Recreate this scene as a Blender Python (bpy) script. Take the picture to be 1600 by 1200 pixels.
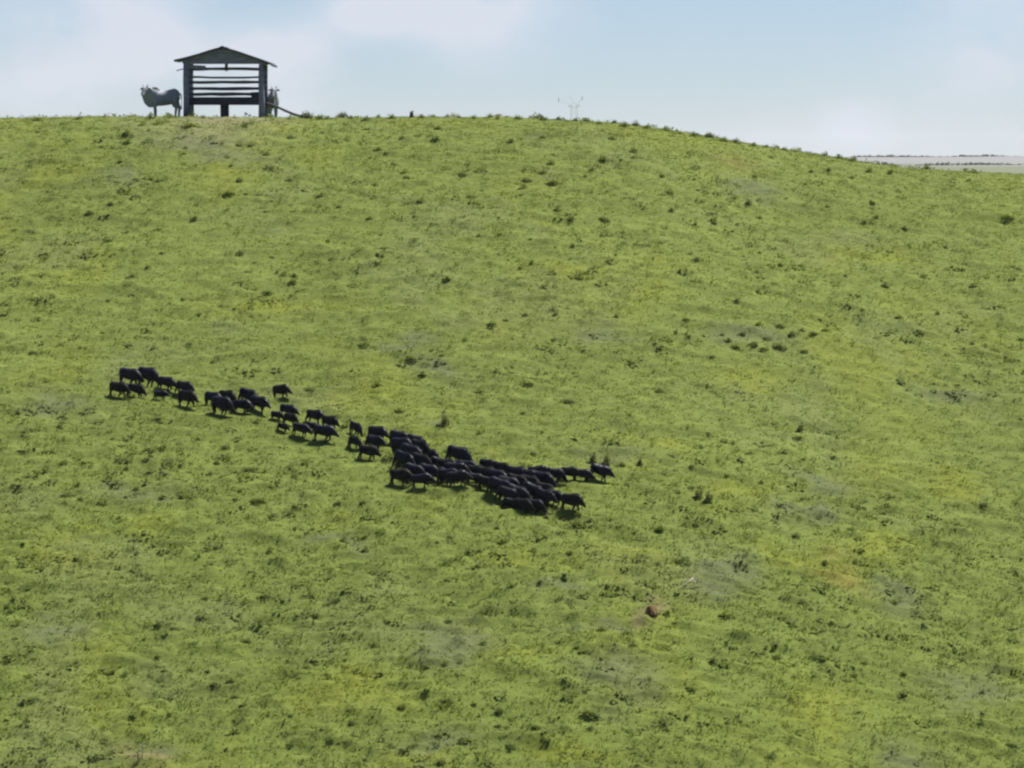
import bpy, bmesh, math, random
import numpy as np
from mathutils import Vector, Matrix

random.seed(7)
rng = np.random.default_rng(11)
for o in list(bpy.data.objects):
    bpy.data.objects.remove(o, do_unlink=True)
SC = bpy.context.scene
COL = SC.collection

# ------------------------------------------------------------------ camera
F = 6820.0                                   # focal length in pixels of the 1600 px wide photograph
PITCH = math.atan(357.0 / F)
cam_d = bpy.data.cameras.new('camera')
cam = bpy.data.objects.new('camera', cam_d)
COL.objects.link(cam)
cam_d.sensor_width = 36.0
cam_d.lens = 36.0 * F / 1600.0
cam_d.clip_start = 0.5
cam_d.clip_end = 30000.0
cam.location = (0, 0, 0)
cam.rotation_euler = (math.pi / 2 - PITCH, 0, 0)
SC.camera = cam

# ------------------------------------------------------------------ sky
SUN_EL = math.radians(61)
SUN_AZ = math.radians(48)                    # clockwise from +Y: high, to the right and a little behind the hill
world = bpy.data.worlds.new('World')
SC.world = world
world.use_nodes = True
wt = world.node_tree
for n in list(wt.nodes):
    wt.nodes.remove(n)


def wn(t, **k):
    n = wt.nodes.new(t)
    for a, b in k.items():
        setattr(n, a, b)
    return n


sky = wn('ShaderNodeTexSky', sky_type='NISHITA', sun_disc=False)
sky.sun_elevation = SUN_EL
sky.sun_rotation = SUN_AZ
sky.altitude = 600
sky.air_density = 0.8
sky.dust_density = 0.2
sky.ozone_density = 1.2
tc = wn('ShaderNodeTexCoord')


def wmath(op, a, b=None, clamp=False):
    n = wn('ShaderNodeMath', operation=op)
    n.use_clamp = clamp
    for i, v in enumerate((a, b)):
        if v is None:
            continue
        if isinstance(v, (int, float)):
            n.inputs[i].default_value = v
        else:
            wt.links.new(v, n.inputs[i])
    return n.outputs[0]


def wnoise(scale, detail, off):
    m = wn('ShaderNodeMapping')
    m.inputs['Location'].default_value = off
    m.inputs['Scale'].default_value = (scale, scale, scale * 1.5)
    wt.links.new(tc.outputs['Generated'], m.inputs['Vector'])
    n = wn('ShaderNodeTexNoise')
    n.inputs['Scale'].default_value = 1.0
    n.inputs['Detail'].default_value = detail
    n.inputs['Roughness'].default_value = 0.52
    wt.links.new(m.outputs[0], n.inputs['Vector'])
    return n.outputs['Fac']


def cloud_bank(px, py, rx, ry):
    """soft-edged cloud standing in one direction of the sky"""
    x = (px - 800) / F
    z = (243 - py) / F
    m = wn('ShaderNodeMapping')
    s = (F / rx, 0.5, F / ry)
    m.inputs['Scale'].default_value = s
    m.inputs['Location'].default_value = (-x * s[0], -0.5, -z * s[2])
    wt.links.new(tc.outputs['Generated'], m.inputs['Vector'])
    ln = wn('ShaderNodeVectorMath', operation='LENGTH')
    wt.links.new(m.outputs[0], ln.inputs[0])
    mr = wn('ShaderNodeMapRange', interpolation_type='SMOOTHSTEP')
    mr.inputs[1].default_value = 1.25
    mr.inputs[2].default_value = 0.0
    wt.links.new(ln.outputs['Value'], mr.inputs[0])
    return mr.outputs[0]


n_big = wnoise(9.0, 5.0, (3.1, 1.7, 0.4))
n_fine = wnoise(34.0, 6.0, (0.6, 4.2, 2.0))
cl = wn('ShaderNodeMapRange', interpolation_type='SMOOTHSTEP')
cl.inputs[1].default_value = 0.50
cl.inputs[2].default_value = 0.72
cl.inputs[4].default_value = 0.6
wt.links.new(n_big, cl.inputs[0])
total = cl.outputs[0]
for b in ((445, 100, 85, 85), (430, 110, 130, 100), (320, 110, 130, 80), (190, 30, 200, 120), (745, 25, 190, 100), (690, 0, 170, 70),
          (1335, 195, 75, 50), (60, 130, 180, 100), (1540, 60, 170, 110), (560, 20, 90, 60)):
    total = wmath('ADD', total, cloud_bank(*b))
edge = wmath('MULTIPLY', n_fine, 3.0)
edge = wmath('SUBTRACT', edge, 0.72)
cov = wmath('MULTIPLY', total, edge, clamp=True)
cov = wmath('MULTIPLY', cov, 0.85)
cov = wmath('ADD', cov, 0.03)
tint = wn('ShaderNodeMix', data_type='RGBA')
tint.blend_type = 'MULTIPLY'
tint.inputs[0].default_value = 1.0
wt.links.new(sky.outputs[0], tint.inputs[6])
tint.inputs[7].default_value = (0.60, 0.67, 0.84, 1)
mix = wn('ShaderNodeMix', data_type='RGBA')
wt.links.new(cov, mix.inputs[0])
wt.links.new(tint.outputs[2], mix.inputs[6])
CLOUD = wn('ShaderNodeRGB')
CLOUD.outputs[0].default_value = (5.75, 6.1, 6.8, 1)
wt.links.new(CLOUD.outputs[0], mix.inputs[7])
bg = wn('ShaderNodeBackground')
bg.inputs['Strength'].default_value = 0.05
wt.links.new(mix.outputs[2], bg.inputs['Color'])
wo = wn('ShaderNodeOutputWorld')
wt.links.new(bg.outputs[0], wo.inputs['Surface'])

# ------------------------------------------------------------------ sun
sun_d = bpy.data.lights.new('sun', 'SUN')
sun_d.energy = 4.8
sun_d.angle = math.radians(11.0)
sun_d.color = (1.0, 0.95, 0.86)
sun = bpy.data.objects.new('sun', sun_d)
COL.objects.link(sun)
sdir = Vector((math.cos(SUN_EL) * math.sin(SUN_AZ), math.cos(SUN_EL) * math.cos(SUN_AZ), math.sin(SUN_EL)))
sun.rotation_euler = sdir.to_track_quat('Z', 'Y').to_euler()
sun.location = (20, 120, 80)

# ------------------------------------------------------------------ exposure
SC.view_settings.view_transform = 'Standard'
SC.view_settings.look = 'None'
SC.view_settings.gamma = 1.0
SC.view_settings.exposure = 1.3
SC.view_settings.use_curve_mapping = False
SC.cycles.filter_width = 2.4
SC.cycles.use_denoising = True
SC.cycles.max_bounces = 6
SC.cycles.transparent_max_bounces = 4

# ------------------------------------------------------------------ numeric helpers
CP, SP = math.cos(PITCH), math.sin(PITCH)


def ray(px, py):
    u = (np.asarray(px, float) - 800) / F
    v = (600 - np.asarray(py, float)) / F
    d = np.stack([u, CP + v * SP, -SP + v * CP], -1)
    return d / d[..., 1:2]                     # one metre of depth per unit


def at_depth(px, py, Y):
    """the point seen at that pixel at Y metres in front of the camera"""
    return ray(px, py) * np.asarray(Y, float)[..., None]


def hash2(ix, iy, seed):
    h = (ix * 374761393 + iy * 668265263 + seed * 144665) & 0xFFFFFFFF
    h = ((h ^ (h >> 13)) * 1274126177) & 0xFFFFFFFF
    return ((h ^ (h >> 16)) & 0xFFFF) / 65535.0


def vnoise(x, y, seed=0):
    x = np.asarray(x, float); y = np.asarray(y, float)
    ix = np.floor(x).astype(np.int64); iy = np.floor(y).astype(np.int64)
    fx = x - ix; fy = y - iy
    fx = fx * fx * (3 - 2 * fx); fy = fy * fy * (3 - 2 * fy)
    a = hash2(ix, iy, seed); b = hash2(ix + 1, iy, seed)
    c = hash2(ix, iy + 1, seed); d = hash2(ix + 1, iy + 1, seed)
    return (a + (b - a) * fx) * (1 - fy) + (c + (d - c) * fx) * fy - 0.5


def fbm(x, y, seed=0, octv=4):
    s = 0; a = 1.0
    for k in range(octv):
        s = s + a * vnoise(x * 2 ** k + 17.3 * k, y * 2 ** k - 9.1 * k, seed + k)
        a *= 0.5
    return s


def softplus(x, w):
    return w * np.logaddexp(0, x / w)


def sstep(a, b, x):
    t = np.clip((x - a) / (b - a), 0, 1)
    return t * t * (3 - 2 * t)


# ------------------------------------------------------------------ terrain
CREST_PX = np.array([-900, 0, 182, 300, 480, 560, 640, 720, 800, 860, 900, 960, 1000, 1050, 1100, 1150, 1200, 1250, 1300,
                     1340, 1418, 1500, 1600, 1900, 2600], float)
CREST_PY = np.array([205, 184, 182, 182, 183, 184, 182, 182, 183, 186, 187.5, 192, 196, 204, 212, 221, 229.5, 236.5, 244.5,
                     251, 261.5, 266, 270, 285, 380], float)
YC = 226.0
CREST_X = (CREST_PX - 800) / F * YC
CREST_Z = (243 - CREST_PY) / F * YC
SLOPE = 0.364


def base_h(X, Y):
    X = np.asarray(X, float); Y = np.asarray(Y, float)
    zc = np.interp(X, CREST_X, CREST_Z)
    zc = zc - 0.04 * np.clip(np.abs(X) - 60, 0, 200)
    und = 1.2 * vnoise(X / 37.0 + 3.3, Y / 33.0 + 1.2, 5) * sstep(222, 190, Y) + 0.5 * vnoise(X / 15.0, Y / 13.0, 6) * sstep(222, 200, Y)
    hill = zc - SLOPE * softplus(213.0 - Y, 2.6) - 0.16 * softplus(Y - 236.0, 5.0) + und
    camside = -0.2 - 0.36 * softplus(Y, 6.0)
    near = np.maximum(hill, camside) + 5.0 * np.log1p(np.exp(-np.abs(hill - camside) / 5.0))
    far = -34.0 + 33.0 * sstep(700, 2550, Y) - 0.004 * softplus(Y - 2600, 50) + 3.0 * vnoise(X / 420.0, Y / 500.0, 8) * sstep(300, 700, Y) * sstep(2600, 2200, Y)
    far = far + 1.5 * vnoise(X / 60.0 + 5, 0 * Y, 9) * sstep(2000, 2500, Y)
    out = np.where(Y > 238, np.maximum(near, far) + 3.0 * np.log1p(np.exp(-np.abs(near - far) / 3.0)), near)
    return out


def micro_h(X, Y):
    m = 0.13 * vnoise(X / 1.9, Y / 1.25, 21) + 0.09 * vnoise(X / 1.1, Y / 0.5, 22)
    ter = 0.17 * vnoise(X / 4.5, Y / 0.8 + 0.02 * X, 24)
    tus = np.clip(vnoise(X / 0.62, Y / 0.34, 25) - 0.10, 0, 1) + 0.8 * np.clip(vnoise(X / 0.95 + 5, Y / 0.42, 26) - 0.16, 0, 1)
    low = 1 + 0.35 * sstep(185, 160, Y)
    w = sstep(100, 130, Y) * sstep(300, 240, Y)
    fade = 1 - 0.72 * sstep(211, 219, Y)
    return (m + ter + 0.36 * tus * low) * w * fade


def H(X, Y):
    return base_h(X, Y) + micro_h(X, Y)


def ground_at(px, py, micro=True):
    """where the line of sight through a pixel of the photograph meets the hillside"""
    px = np.atleast_1d(np.asarray(px, float)); py = np.atleast_1d(np.asarray(py, float))
    d = ray(px, py)
    fn = H if micro else base_h
    ys = np.linspace(125, 226, 405)
    lo = np.full(px.shape, 226.0); hi = np.full(px.shape, 226.0)
    found = np.zeros(px.shape, bool)
    for a, b in zip(ys[:-1], ys[1:]):
        hit = (~found) & (fn(d[:, 0] * b, np.full(px.shape, b)) >= d[:, 2] * b)
        lo[hit] = a; hi[hit] = b
        found |= hit
    for _ in range(14):
        mid = (lo + hi) / 2
        below = fn(d[:, 0] * mid, mid) >= d[:, 2] * mid
        hi = np.where(below, mid, hi); lo = np.where(below, lo, mid)
    Y = (lo + hi) / 2
    return np.stack([d[:, 0] * Y, Y, fn(d[:, 0] * Y, Y)], -1)


# ------------------------------------------------------------------ colour of the pasture
GREY = [(310, 222, 62, 13), (365, 240, 45, 13), (185, 270, 20, 16), (1170, 527, 70, 15), (955, 530, 40, 20), (210, 770, 48, 14),
        (985, 1065, 50, 28), (1395, 932, 44, 18), (950, 714, 60, 11), (690, 590, 44, 14), (861, 282, 20, 8), (1120, 890, 50, 20),
        (950, 972, 52, 14), (700, 1000, 85, 22), (1270, 745, 60, 14), (1260, 802, 50, 14), (870, 922, 40, 12), (535, 850, 36, 10),
        (1400, 1180, 40, 24), (640, 545, 44, 14), (245, 1165, 50, 20), (690, 1150, 60, 18), (1090, 915, 40, 14), (1175, 300, 50, 14),
        (840, 218, 24, 7), (690, 660, 24, 9), (90, 640, 50, 18), (1500, 620, 60, 18), (80, 980, 60, 20), (1520, 1080, 70, 24)]
YELLOW = [(540, 1080, 95, 42), (820, 1030, 60, 22), (970, 868, 75, 28), (1240, 870, 65, 24), (1030, 690, 40, 11), (1160, 775, 44, 18),
          (565, 622, 55, 14), (1375, 862, 50, 28), (760, 706, 24, 6), (1290, 1110, 70, 34), (530, 812, 32, 9), (1160, 588, 50, 14),
          (880, 420, 45, 10), (660, 1178, 60, 18), (430, 197, 36, 7), (900, 1178, 90, 18), (250, 815, 44, 13), (810, 872, 60, 15),
          (1375, 400, 60, 12), (360, 270, 50, 8), (735, 990, 40, 9), (450, 470, 90, 14), (110, 860, 60, 20), (1490, 760, 60, 20)]
OTHER = [((0.165, 0.140, 0.034), 1305, 900, 26, 18, 0.7), ((0.17, 0.13, 0.075), 212, 1184, 38, 18, 0.9),
         ((0.15, 0.115, 0.075), 1012, 964, 16, 4, 0.6), ((0.14, 0.125, 0.04), 1160, 254, 42, 9, 0.4),
         ((0.17, 0.16, 0.105), 345, 186, 90, 4, 0.8)]


def ells(items):
    """ellipses given in the photograph, laid out on the hillside: centre x, y and half sizes in metres"""
    n = len(items); A = np.array(items, float)
    P = ground_at(np.tile(A[:, 0], 3), np.concatenate([A[:, 1], A[:, 1] - A[:, 3], A[:, 1] + A[:, 3]]), micro=False)
    return [(P[i, 0], P[i, 1], A[i, 2] / F * P[i, 1], max(0.5, abs(P[n + i, 1] - P[2 * n + i, 1]) / 2)) for i in range(n)]


E_G = ells(GREY)
E_Y = ells(YELLOW)
E_O = [(o_[0], e_, o_[5]) for o_, e_ in zip(OTHER, ells([o_[1:5] for o_ in OTHER]))]


def pasture(X, Y):
    """base colour of the turf, n x 3"""
    X = np.asarray(X, float); Y = np.asarray(Y, float)
    wx = X + 1.3 * fbm(X / 1.8, Y / 1.8, 31, 3); wy = Y + 2.2 * fbm(X / 1.8, Y / 1.8, 41, 3)
    col = np.empty(X.shape + (3,)); col[:] = (0.106, 0.131, 0.030)
    big = fbm(X / 9.0, Y / 12.0, 51, 3)[..., None]
    col = col * (1 + 0.09 * big)
    low_tone = (0.6 * sstep(182, 158, Y))[..., None]  # blends to a deeper, darker green towards the bottom of the slope
    col = col * (1 - low_tone) + np.array((0.089, 0.116, 0.024)) * low_tone
    dash = vnoise(X / 1.1 + 7, Y / 0.55, 55) + 0.6 * vnoise(X / 0.5, Y / 0.30, 56)
    col = col * (1 + 0.24 * dash[..., None])
    yel = fbm(X / 5.0 + 40, Y / 6.5, 61, 3)
    gry = fbm(X / 4.0 - 40, Y / 5.0, 71, 3)

    def blend(c, w):
        nonlocal col
        w = np.clip(w, 0, 1)[..., None]
        col = col * (1 - w) + np.array(c) * w
    blend((0.128, 0.149, 0.023), 0.50 * sstep(0.10, 0.5, yel))
    blend((0.112, 0.130, 0.050), 0.50 * sstep(0.12, 0.5, gry))
    for (cx, cy, rx, ry) in E_Y:
        q = ((wx - cx) / rx) ** 2 + ((wy - cy) / ry) ** 2
        blend((0.140, 0.158, 0.020), 0.58 * np.exp(-q * 0.9))
    for (cx, cy, rx, ry) in E_G:
        q = ((wx - cx) / rx) ** 2 + ((wy - cy) / ry) ** 2
        blend((0.084, 0.095, 0.050), 0.78 * np.exp(-q * 0.9))
    for c, (cx, cy, rx, ry), s in E_O:
        q = ((wx - cx) / rx) ** 2 + ((wy - cy) / ry) ** 2
        blend(c, s * np.exp(-q * 0.9))
    return col * np.array((0.905, 0.925, 0.83))


def bareness(X, Y):
    wx = X + 1.3 * fbm(X / 1.8, Y / 1.8, 31, 3); wy = Y + 2.2 * fbm(X / 1.8, Y / 1.8, 41, 3)
    b = np.zeros(np.shape(X))
    for (cx, cy, rx, ry) in E_G:
        b = np.maximum(b, 0.6 * np.exp(-0.9 * (((wx - cx) / rx) ** 2 + ((wy - cy) / ry) ** 2)))
    for c, (cx, cy, rx, ry), s in E_O[1:3]:
        b = np.maximum(b, np.exp(-0.7 * (((wx - cx) / rx) ** 2 + ((wy - cy) / ry) ** 2)))
    return b


# ------------------------------------------------------------------ materials
def material(name):
    m = bpy.data.materials.new(name)
    m.use_nodes = True
    nt = m.node_tree
    for n in list(nt.nodes):
        nt.nodes.remove(n)
    out = nt.nodes.new('ShaderNodeOutputMaterial')
    return m, nt, out


def attr_leaf_material(name, rough=0.75, trans=0.35, warm=(1.1, 1.15, 0.6)):
    """leaf colour from the mesh, part of the light passing through the blade"""
    m, nt, out = material(name)
    a = nt.nodes.new('ShaderNodeAttribute'); a.attribute_name = 'tone'
    p = nt.nodes.new('ShaderNodeBsdfPrincipled')
    p.inputs['Roughness'].default_value = rough
    p.inputs['Specular IOR Level'].default_value = 0.2
    t = nt.nodes.new('ShaderNodeBsdfTranslucent')
    mu = nt.nodes.new('ShaderNodeMix'); mu.data_type = 'RGBA'; mu.blend_type = 'MULTIPLY'
    mu.inputs[0].default_value = 1.0
    mu.inputs[7].default_value = (*warm, 1)
    ms = nt.nodes.new('ShaderNodeMixShader'); ms.inputs[0].default_value = trans
    nt.links.new(a.outputs['Color'], p.inputs['Base Color'])
    nt.links.new(a.outputs['Color'], mu.inputs[6])
    nt.links.new(mu.outputs[2], t.inputs['Color'])
    nt.links.new(p.outputs[0], ms.inputs[1]); nt.links.new(t.outputs[0], ms.inputs[2])
    nt.links.new(ms.outputs[0], out.inputs['Surface'])
    return m


def noise_material(name, c1, c2, scale=(8, 8, 8), rough=0.8, bump=0.3, detail=5.0, spec=0.3):
    m, nt, out = material(name)
    tcn = nt.nodes.new('ShaderNodeTexCoord')
    mp = nt.nodes.new('ShaderNodeMapping'); mp.inputs['Scale'].default_value = scale
    nz = nt.nodes.new('ShaderNodeTexNoise'); nz.inputs['Scale'].default_value = 1.0; nz.inputs['Detail'].default_value = detail
    rp = nt.nodes.new('ShaderNodeValToRGB')
    rp.color_ramp.elements[0].position = 0.32; rp.color_ramp.elements[0].color = (*c1, 1)
    rp.color_ramp.elements[1].position = 0.70; rp.color_ramp.elements[1].color = (*c2, 1)
    p = nt.nodes.new('ShaderNodeBsdfPrincipled')
    p.inputs['Roughness'].default_value = rough
    p.inputs['Specular IOR Level'].default_value = spec
    bp = nt.nodes.new('ShaderNodeBump'); bp.inputs['Strength'].default_value = bump; bp.inputs['Distance'].default_value = 0.02
    nt.links.new(tcn.outputs['Object'], mp.inputs['Vector']); nt.links.new(mp.outputs[0], nz.inputs['Vector'])
    nt.links.new(nz.outputs['Fac'], rp.inputs[0]); nt.links.new(rp.outputs[0], p.inputs['Base Color'])
    nt.links.new(nz.outputs['Fac'], bp.inputs['Height']); nt.links.new(bp.outputs[0], p.inputs['Normal'])
    nt.links.new(p.outputs[0], out.inputs['Surface'])
    return m


M_GRASS = attr_leaf_material('grass_blades', trans=0.38)
M_WEED = attr_leaf_material('weed_leaves', trans=0.42, warm=(1.1, 1.1, 0.5))
M_BOAR = noise_material('boar_bristles', (0.0018, 0.0018, 0.0062), (0.0056, 0.0056, 0.0165), (9, 30, 30), 0.45, 0.4, spec=0.13)
M_BOAR2 = noise_material('boar_bristles_brown', (0.0028, 0.0026, 0.0030), (0.0105, 0.0088, 0.0085), (9, 30, 30), 0.5, 0.4, spec=0.11)
M_COW = noise_material('cow_hide_grey', (0.205, 0.222, 0.262), (0.285, 0.305, 0.35), (2.2, 2.2, 2.2), 0.75, 0.15)
M_COWD = noise_material('cow_dark_hair', (0.02, 0.022, 0.026), (0.05, 0.052, 0.06), (9, 9, 9), 0.7, 0.2)
M_WOOD = noise_material('weathered_timber', (0.105, 0.116, 0.170), (0.200, 0.216, 0.290), (3, 3, 14), 0.85, 0.6)
M_WOODX = noise_material('weathered_timber_rails', (0.045, 0.050, 0.070), (0.10, 0.108, 0.14), (2, 8, 18), 0.85, 0.6)
M_TROUGH = noise_material('dark_timber', (0.018, 0.021, 0.030), (0.046, 0.051, 0.066), (2, 7, 9), 0.8, 0.6)  # darkest timber tone: trough, its support, bearers and the patch board
M_ROOF = noise_material('grey_roof_sheet', (0.035, 0.039, 0.052), (0.068, 0.074, 0.094), (3, 9, 3), 0.9, 0.4, spec=0.1)
M_POLE = noise_material('dark_pole_wood', (0.03, 0.03, 0.036), (0.075, 0.075, 0.085), (4, 14, 14), 0.85, 0.5)
M_DEAD = noise_material('bleached_dead_wood', (0.16, 0.15, 0.13), (0.34, 0.33, 0.30), (6, 20, 20), 0.85, 0.4)
M_BARK = noise_material('dark_bark', (0.03, 0.027, 0.022), (0.07, 0.06, 0.05), (6, 20, 20), 0.9, 0.5)
M_TERMITE = noise_material('red_earth', (0.075, 0.044, 0.017), (0.14, 0.085, 0.032), (7, 7, 7), 0.95, 0.9)
M_STEEL = noise_material('galvanised_steel', (0.45, 0.47, 0.50), (0.55, 0.57, 0.60), (1, 1, 1), 0.5, 0.05)
M_FARTREE = noise_material('far_foliage', (0.05, 0.06, 0.05), (0.085, 0.095, 0.075), (0.2, 0.2, 0.2), 0.9, 0.0)

gm, gnt, gout = material('pasture_ground')
ga = gnt.nodes.new('ShaderNodeAttribute'); ga.attribute_name = 'tone'
gg = gnt.nodes.new('ShaderNodeNewGeometry')
gn = gnt.nodes.new('ShaderNodeTexNoise'); gn.inputs['Scale'].default_value = 6.0; gn.inputs['Detail'].default_value = 6.0
gmr = gnt.nodes.new('ShaderNodeMapRange')
gmr.inputs[1].default_value = 0.3; gmr.inputs[2].default_value = 0.7; gmr.inputs[3].default_value = 0.82; gmr.inputs[4].default_value = 1.10
gmx = gnt.nodes.new('ShaderNodeMix'); gmx.data_type = 'RGBA'; gmx.blend_type = 'MULTIPLY'; gmx.inputs[0].default_value = 1.0
gp = gnt.nodes.new('ShaderNodeBsdfPrincipled'); gp.inputs['Roughness'].default_value = 0.95; gp.inputs['Specular IOR Level'].default_value = 0.1
gb = gnt.nodes.new('ShaderNodeBump'); gb.inputs['Strength'].default_value = 0.6; gb.inputs['Distance'].default_value = 0.06
gnt.links.new(gg.outputs['Position'], gn.inputs['Vector'])
gnt.links.new(gn.outputs['Fac'], gmr.inputs[0]); gnt.links.new(gmr.outputs[0], gmx.inputs[7])
gnt.links.new(ga.outputs['Color'], gmx.inputs[6]); gnt.links.new(gmx.outputs[2], gp.inputs['Base Color'])
gnt.links.new(gn.outputs['Fac'], gb.inputs['Height']); gnt.links.new(gb.outputs[0], gp.inputs['Normal'])
gnt.links.new(gp.outputs[0], gout.inputs['Surface'])


# ------------------------------------------------------------------ mesh helpers
def np_mesh(name, V, faces, mat, tone=None, smooth=False):
    """faces: n x k index array"""
    V = np.asarray(V, np.float32); faces = np.asarray(faces, np.int32)
    n, k = faces.shape
    me = bpy.data.meshes.new(name)
    me.vertices.add(len(V)); me.vertices.foreach_set('co', V.ravel())
    me.loops.add(n * k); me.loops.foreach_set('vertex_index', faces.ravel())
    me.polygons.add(n)
    me.polygons.foreach_set('loop_start', np.arange(n, dtype=np.int32) * k)
    me.polygons.foreach_set('loop_total', np.full(n, k, np.int32))
    if smooth:
        me.polygons.foreach_set('use_smooth', np.ones(n, bool))
    me.update(calc_edges=True)
    if tone is not None:
        at = me.attributes.new('tone', 'FLOAT_COLOR', 'POINT')
        c = np.ones((len(V), 4), np.float32); c[:, :3] = tone
        at.data.foreach_set('color', c.ravel())
    me.materials.append(mat)
    return me


def link(name, me, parent=None, loc=None):
    o = bpy.data.objects.new(name, me)
    COL.objects.link(o)
    if parent is not None:
        o.parent = parent
    if loc is not None:
        o.location = loc
    return o


def tag(o, label, cat, group=None):
    o['label'] = label; o['category'] = cat
    if group:
        o['group'] = group
    return o


def bm_obj(name, bm, mat, parent=None, bevel=0.0, smooth=False):
    if bevel > 0:
        bmesh.ops.bevel(bm, geom=bm.edges[:], offset=bevel, segments=1, affect='EDGES')
    me = bpy.data.meshes.new(name)
    bm.to_mesh(me); bm.free()
    if smooth:
        for p in me.polygons:
            p.use_smooth = True
    me.materials.append(mat)
    return link(name, me, parent)


def add_box(bm, x0, x1, y0, y1, z0, z1, rot=None, jitter=0.0):
    r = bmesh.ops.create_cube(bm, size=1.0)
    for v in r['verts']:
        v.co = Vector(((x0 + x1) / 2 + v.co.x * (x1 - x0), (y0 + y1) / 2 + v.co.y * (y1 - y0), (z0 + z1) / 2 + v.co.z * (z1 - z0)))
        if jitter:
            v.co += Vector([random.uniform(-jitter, jitter) for _ in range(3)])
    if rot:
        c = Vector(((x0 + x1) / 2, (y0 + y1) / 2, (z0 + z1) / 2))
        bmesh.ops.rotate(bm, verts=r['verts'], cent=c, matrix=rot)
    return r['verts']


def add_tube(bm, pts, radii, seg=8, flat=None):
    """closed tapered tube along a path; radii are numbers or (side, up) pairs"""
    pts = [Vector(p) for p in pts]
    rings = []
    n = len(pts)
    for i, p in enumerate(pts):
        t = (pts[min(i + 1, n - 1)] - pts[max(i - 1, 0)]).normalized()
        ref = Vector((0, 1, 0)) if abs(t.y) < 0.9 else Vector((1, 0, 0))
        side = (ref - t * ref.dot(t)).normalized()
        up = t.cross(side).normalized()
        r = radii[i]
        ra, rb = (r, r) if isinstance(r, (int, float)) else r
        rings.append([bm.verts.new(p + side * ra * math.cos(2 * math.pi * k / seg) + up * rb * math.sin(2 * math.pi * k / seg)) for k in range(seg)])
    for a, b in zip(rings[:-1], rings[1:]):
        for k in range(seg):
            bm.faces.new((a[k], a[(k + 1) % seg], b[(k + 1) % seg], b[k]))
    bm.faces.new(rings[0][::-1]); bm.faces.new(rings[-1])
    return rings


def fuse(bm, voxel, mat, name, smooth_iter=3, rough=0.0, seed=0):
    """melt overlapping closed shapes into one continuous skin"""
    bmesh.ops.recalc_face_normals(bm, faces=bm.faces[:])
    me = bpy.data.meshes.new(name + '_raw'); bm.to_mesh(me); bm.free()
    o = link(name + '_raw', me)
    md = o.modifiers.new('r', 'REMESH'); md.mode = 'VOXEL'; md.voxel_size = voxel; md.use_smooth_shade = True
    ms = o.modifiers.new('s', 'SMOOTH'); ms.factor = 0.5; ms.iterations = smooth_iter
    dg = bpy.context.evaluated_depsgraph_get()
    dg.update()
    out = bpy.data.meshes.new_from_object(o.evaluated_get(dg))
    bpy.data.objects.remove(o, do_unlink=True); bpy.data.meshes.remove(me)
    out.name = name
    nv = len(out.vertices)
    if rough > 0:
        co = np.empty(nv * 3, np.float32); out.vertices.foreach_get('co', co); co = co.reshape(-1, 3)
        no = np.empty(nv * 3, np.float32); out.vertices.foreach_get('normal', no); no = no.reshape(-1, 3)
        d = vnoise(co[:, 0] * 22 + co[:, 1] * 9, co[:, 2] * 30 + co[:, 1] * 13, seed) + 0.6 * vnoise(co[:, 0] * 60, co[:, 2] * 60 + co[:, 1] * 40, seed + 1)
        co += no * (d * rough * np.clip((co[:, 2] - 0.25) * 4, 0.1, 1))[:, None]
        out.vertices.foreach_set('co', co.ravel()); out.update()
    out.materials.clear(); out.materials.append(mat)
    return out


# ------------------------------------------------------------------ the ground: one sheet to the horizon
def axis(lo, hi, step, far, growth):
    a = list(np.arange(lo, hi + 1e-6, step))
    s, v = step, hi
    while v < far[1]:
        s *= growth; v += s; a.append(v)
    s, v = step, lo
    while v > far[0]:
        s *= growth; v -= s; a.insert(0, v)
    return np.array(a)


gx = axis(-34, 34, 0.17, (-9000, 9000), 1.14)
gy_near = axis(136, 234, 0.125, (-60, 240), 1.08)
gy = [v for v in gy_near if v < 240]
v, s = gy[-1], 0.4
while v < 9000:
    s = min(s * 1.07, 60 if v < 2800 else 400)
    v += s; gy.append(v)
gy = np.array(gy)
GX, GY = np.meshgrid(gx, gy)
GZ = H(GX, GY)
nx, ny = len(gx), len(gy)
idx = np.arange(nx * ny).reshape(ny, nx)
quads = np.stack([idx[:-1, :-1], idx[:-1, 1:], idx[1:, 1:], idx[1:, :-1]], -1).reshape(-1, 4)
tone = pasture(GX, GY) * 0.95
# the fields far beyond the crest: dull green below, dry pale stubble on the last rise
wpale = (sstep(2140, 2175, GY + 60 * vnoise(GX / 60.0, GY / 80.0, 81)) * sstep(2560, 2540, GY))[..., None]
wfar = sstep(300, 420, GY)[..., None]
tone = tone * (1 - wfar) + np.array((0.105, 0.118, 0.075)) * wfar
tone = tone * (1 - wpale) + np.array((0.158, 0.161, 0.163)) * wpale
ground = link('ground', np_mesh('ground', np.stack([GX, GY, GZ], -1).reshape(-1, 3), quads, gm, tone.reshape(-1, 3), smooth=True))
ground['kind'] = 'structure'


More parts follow.
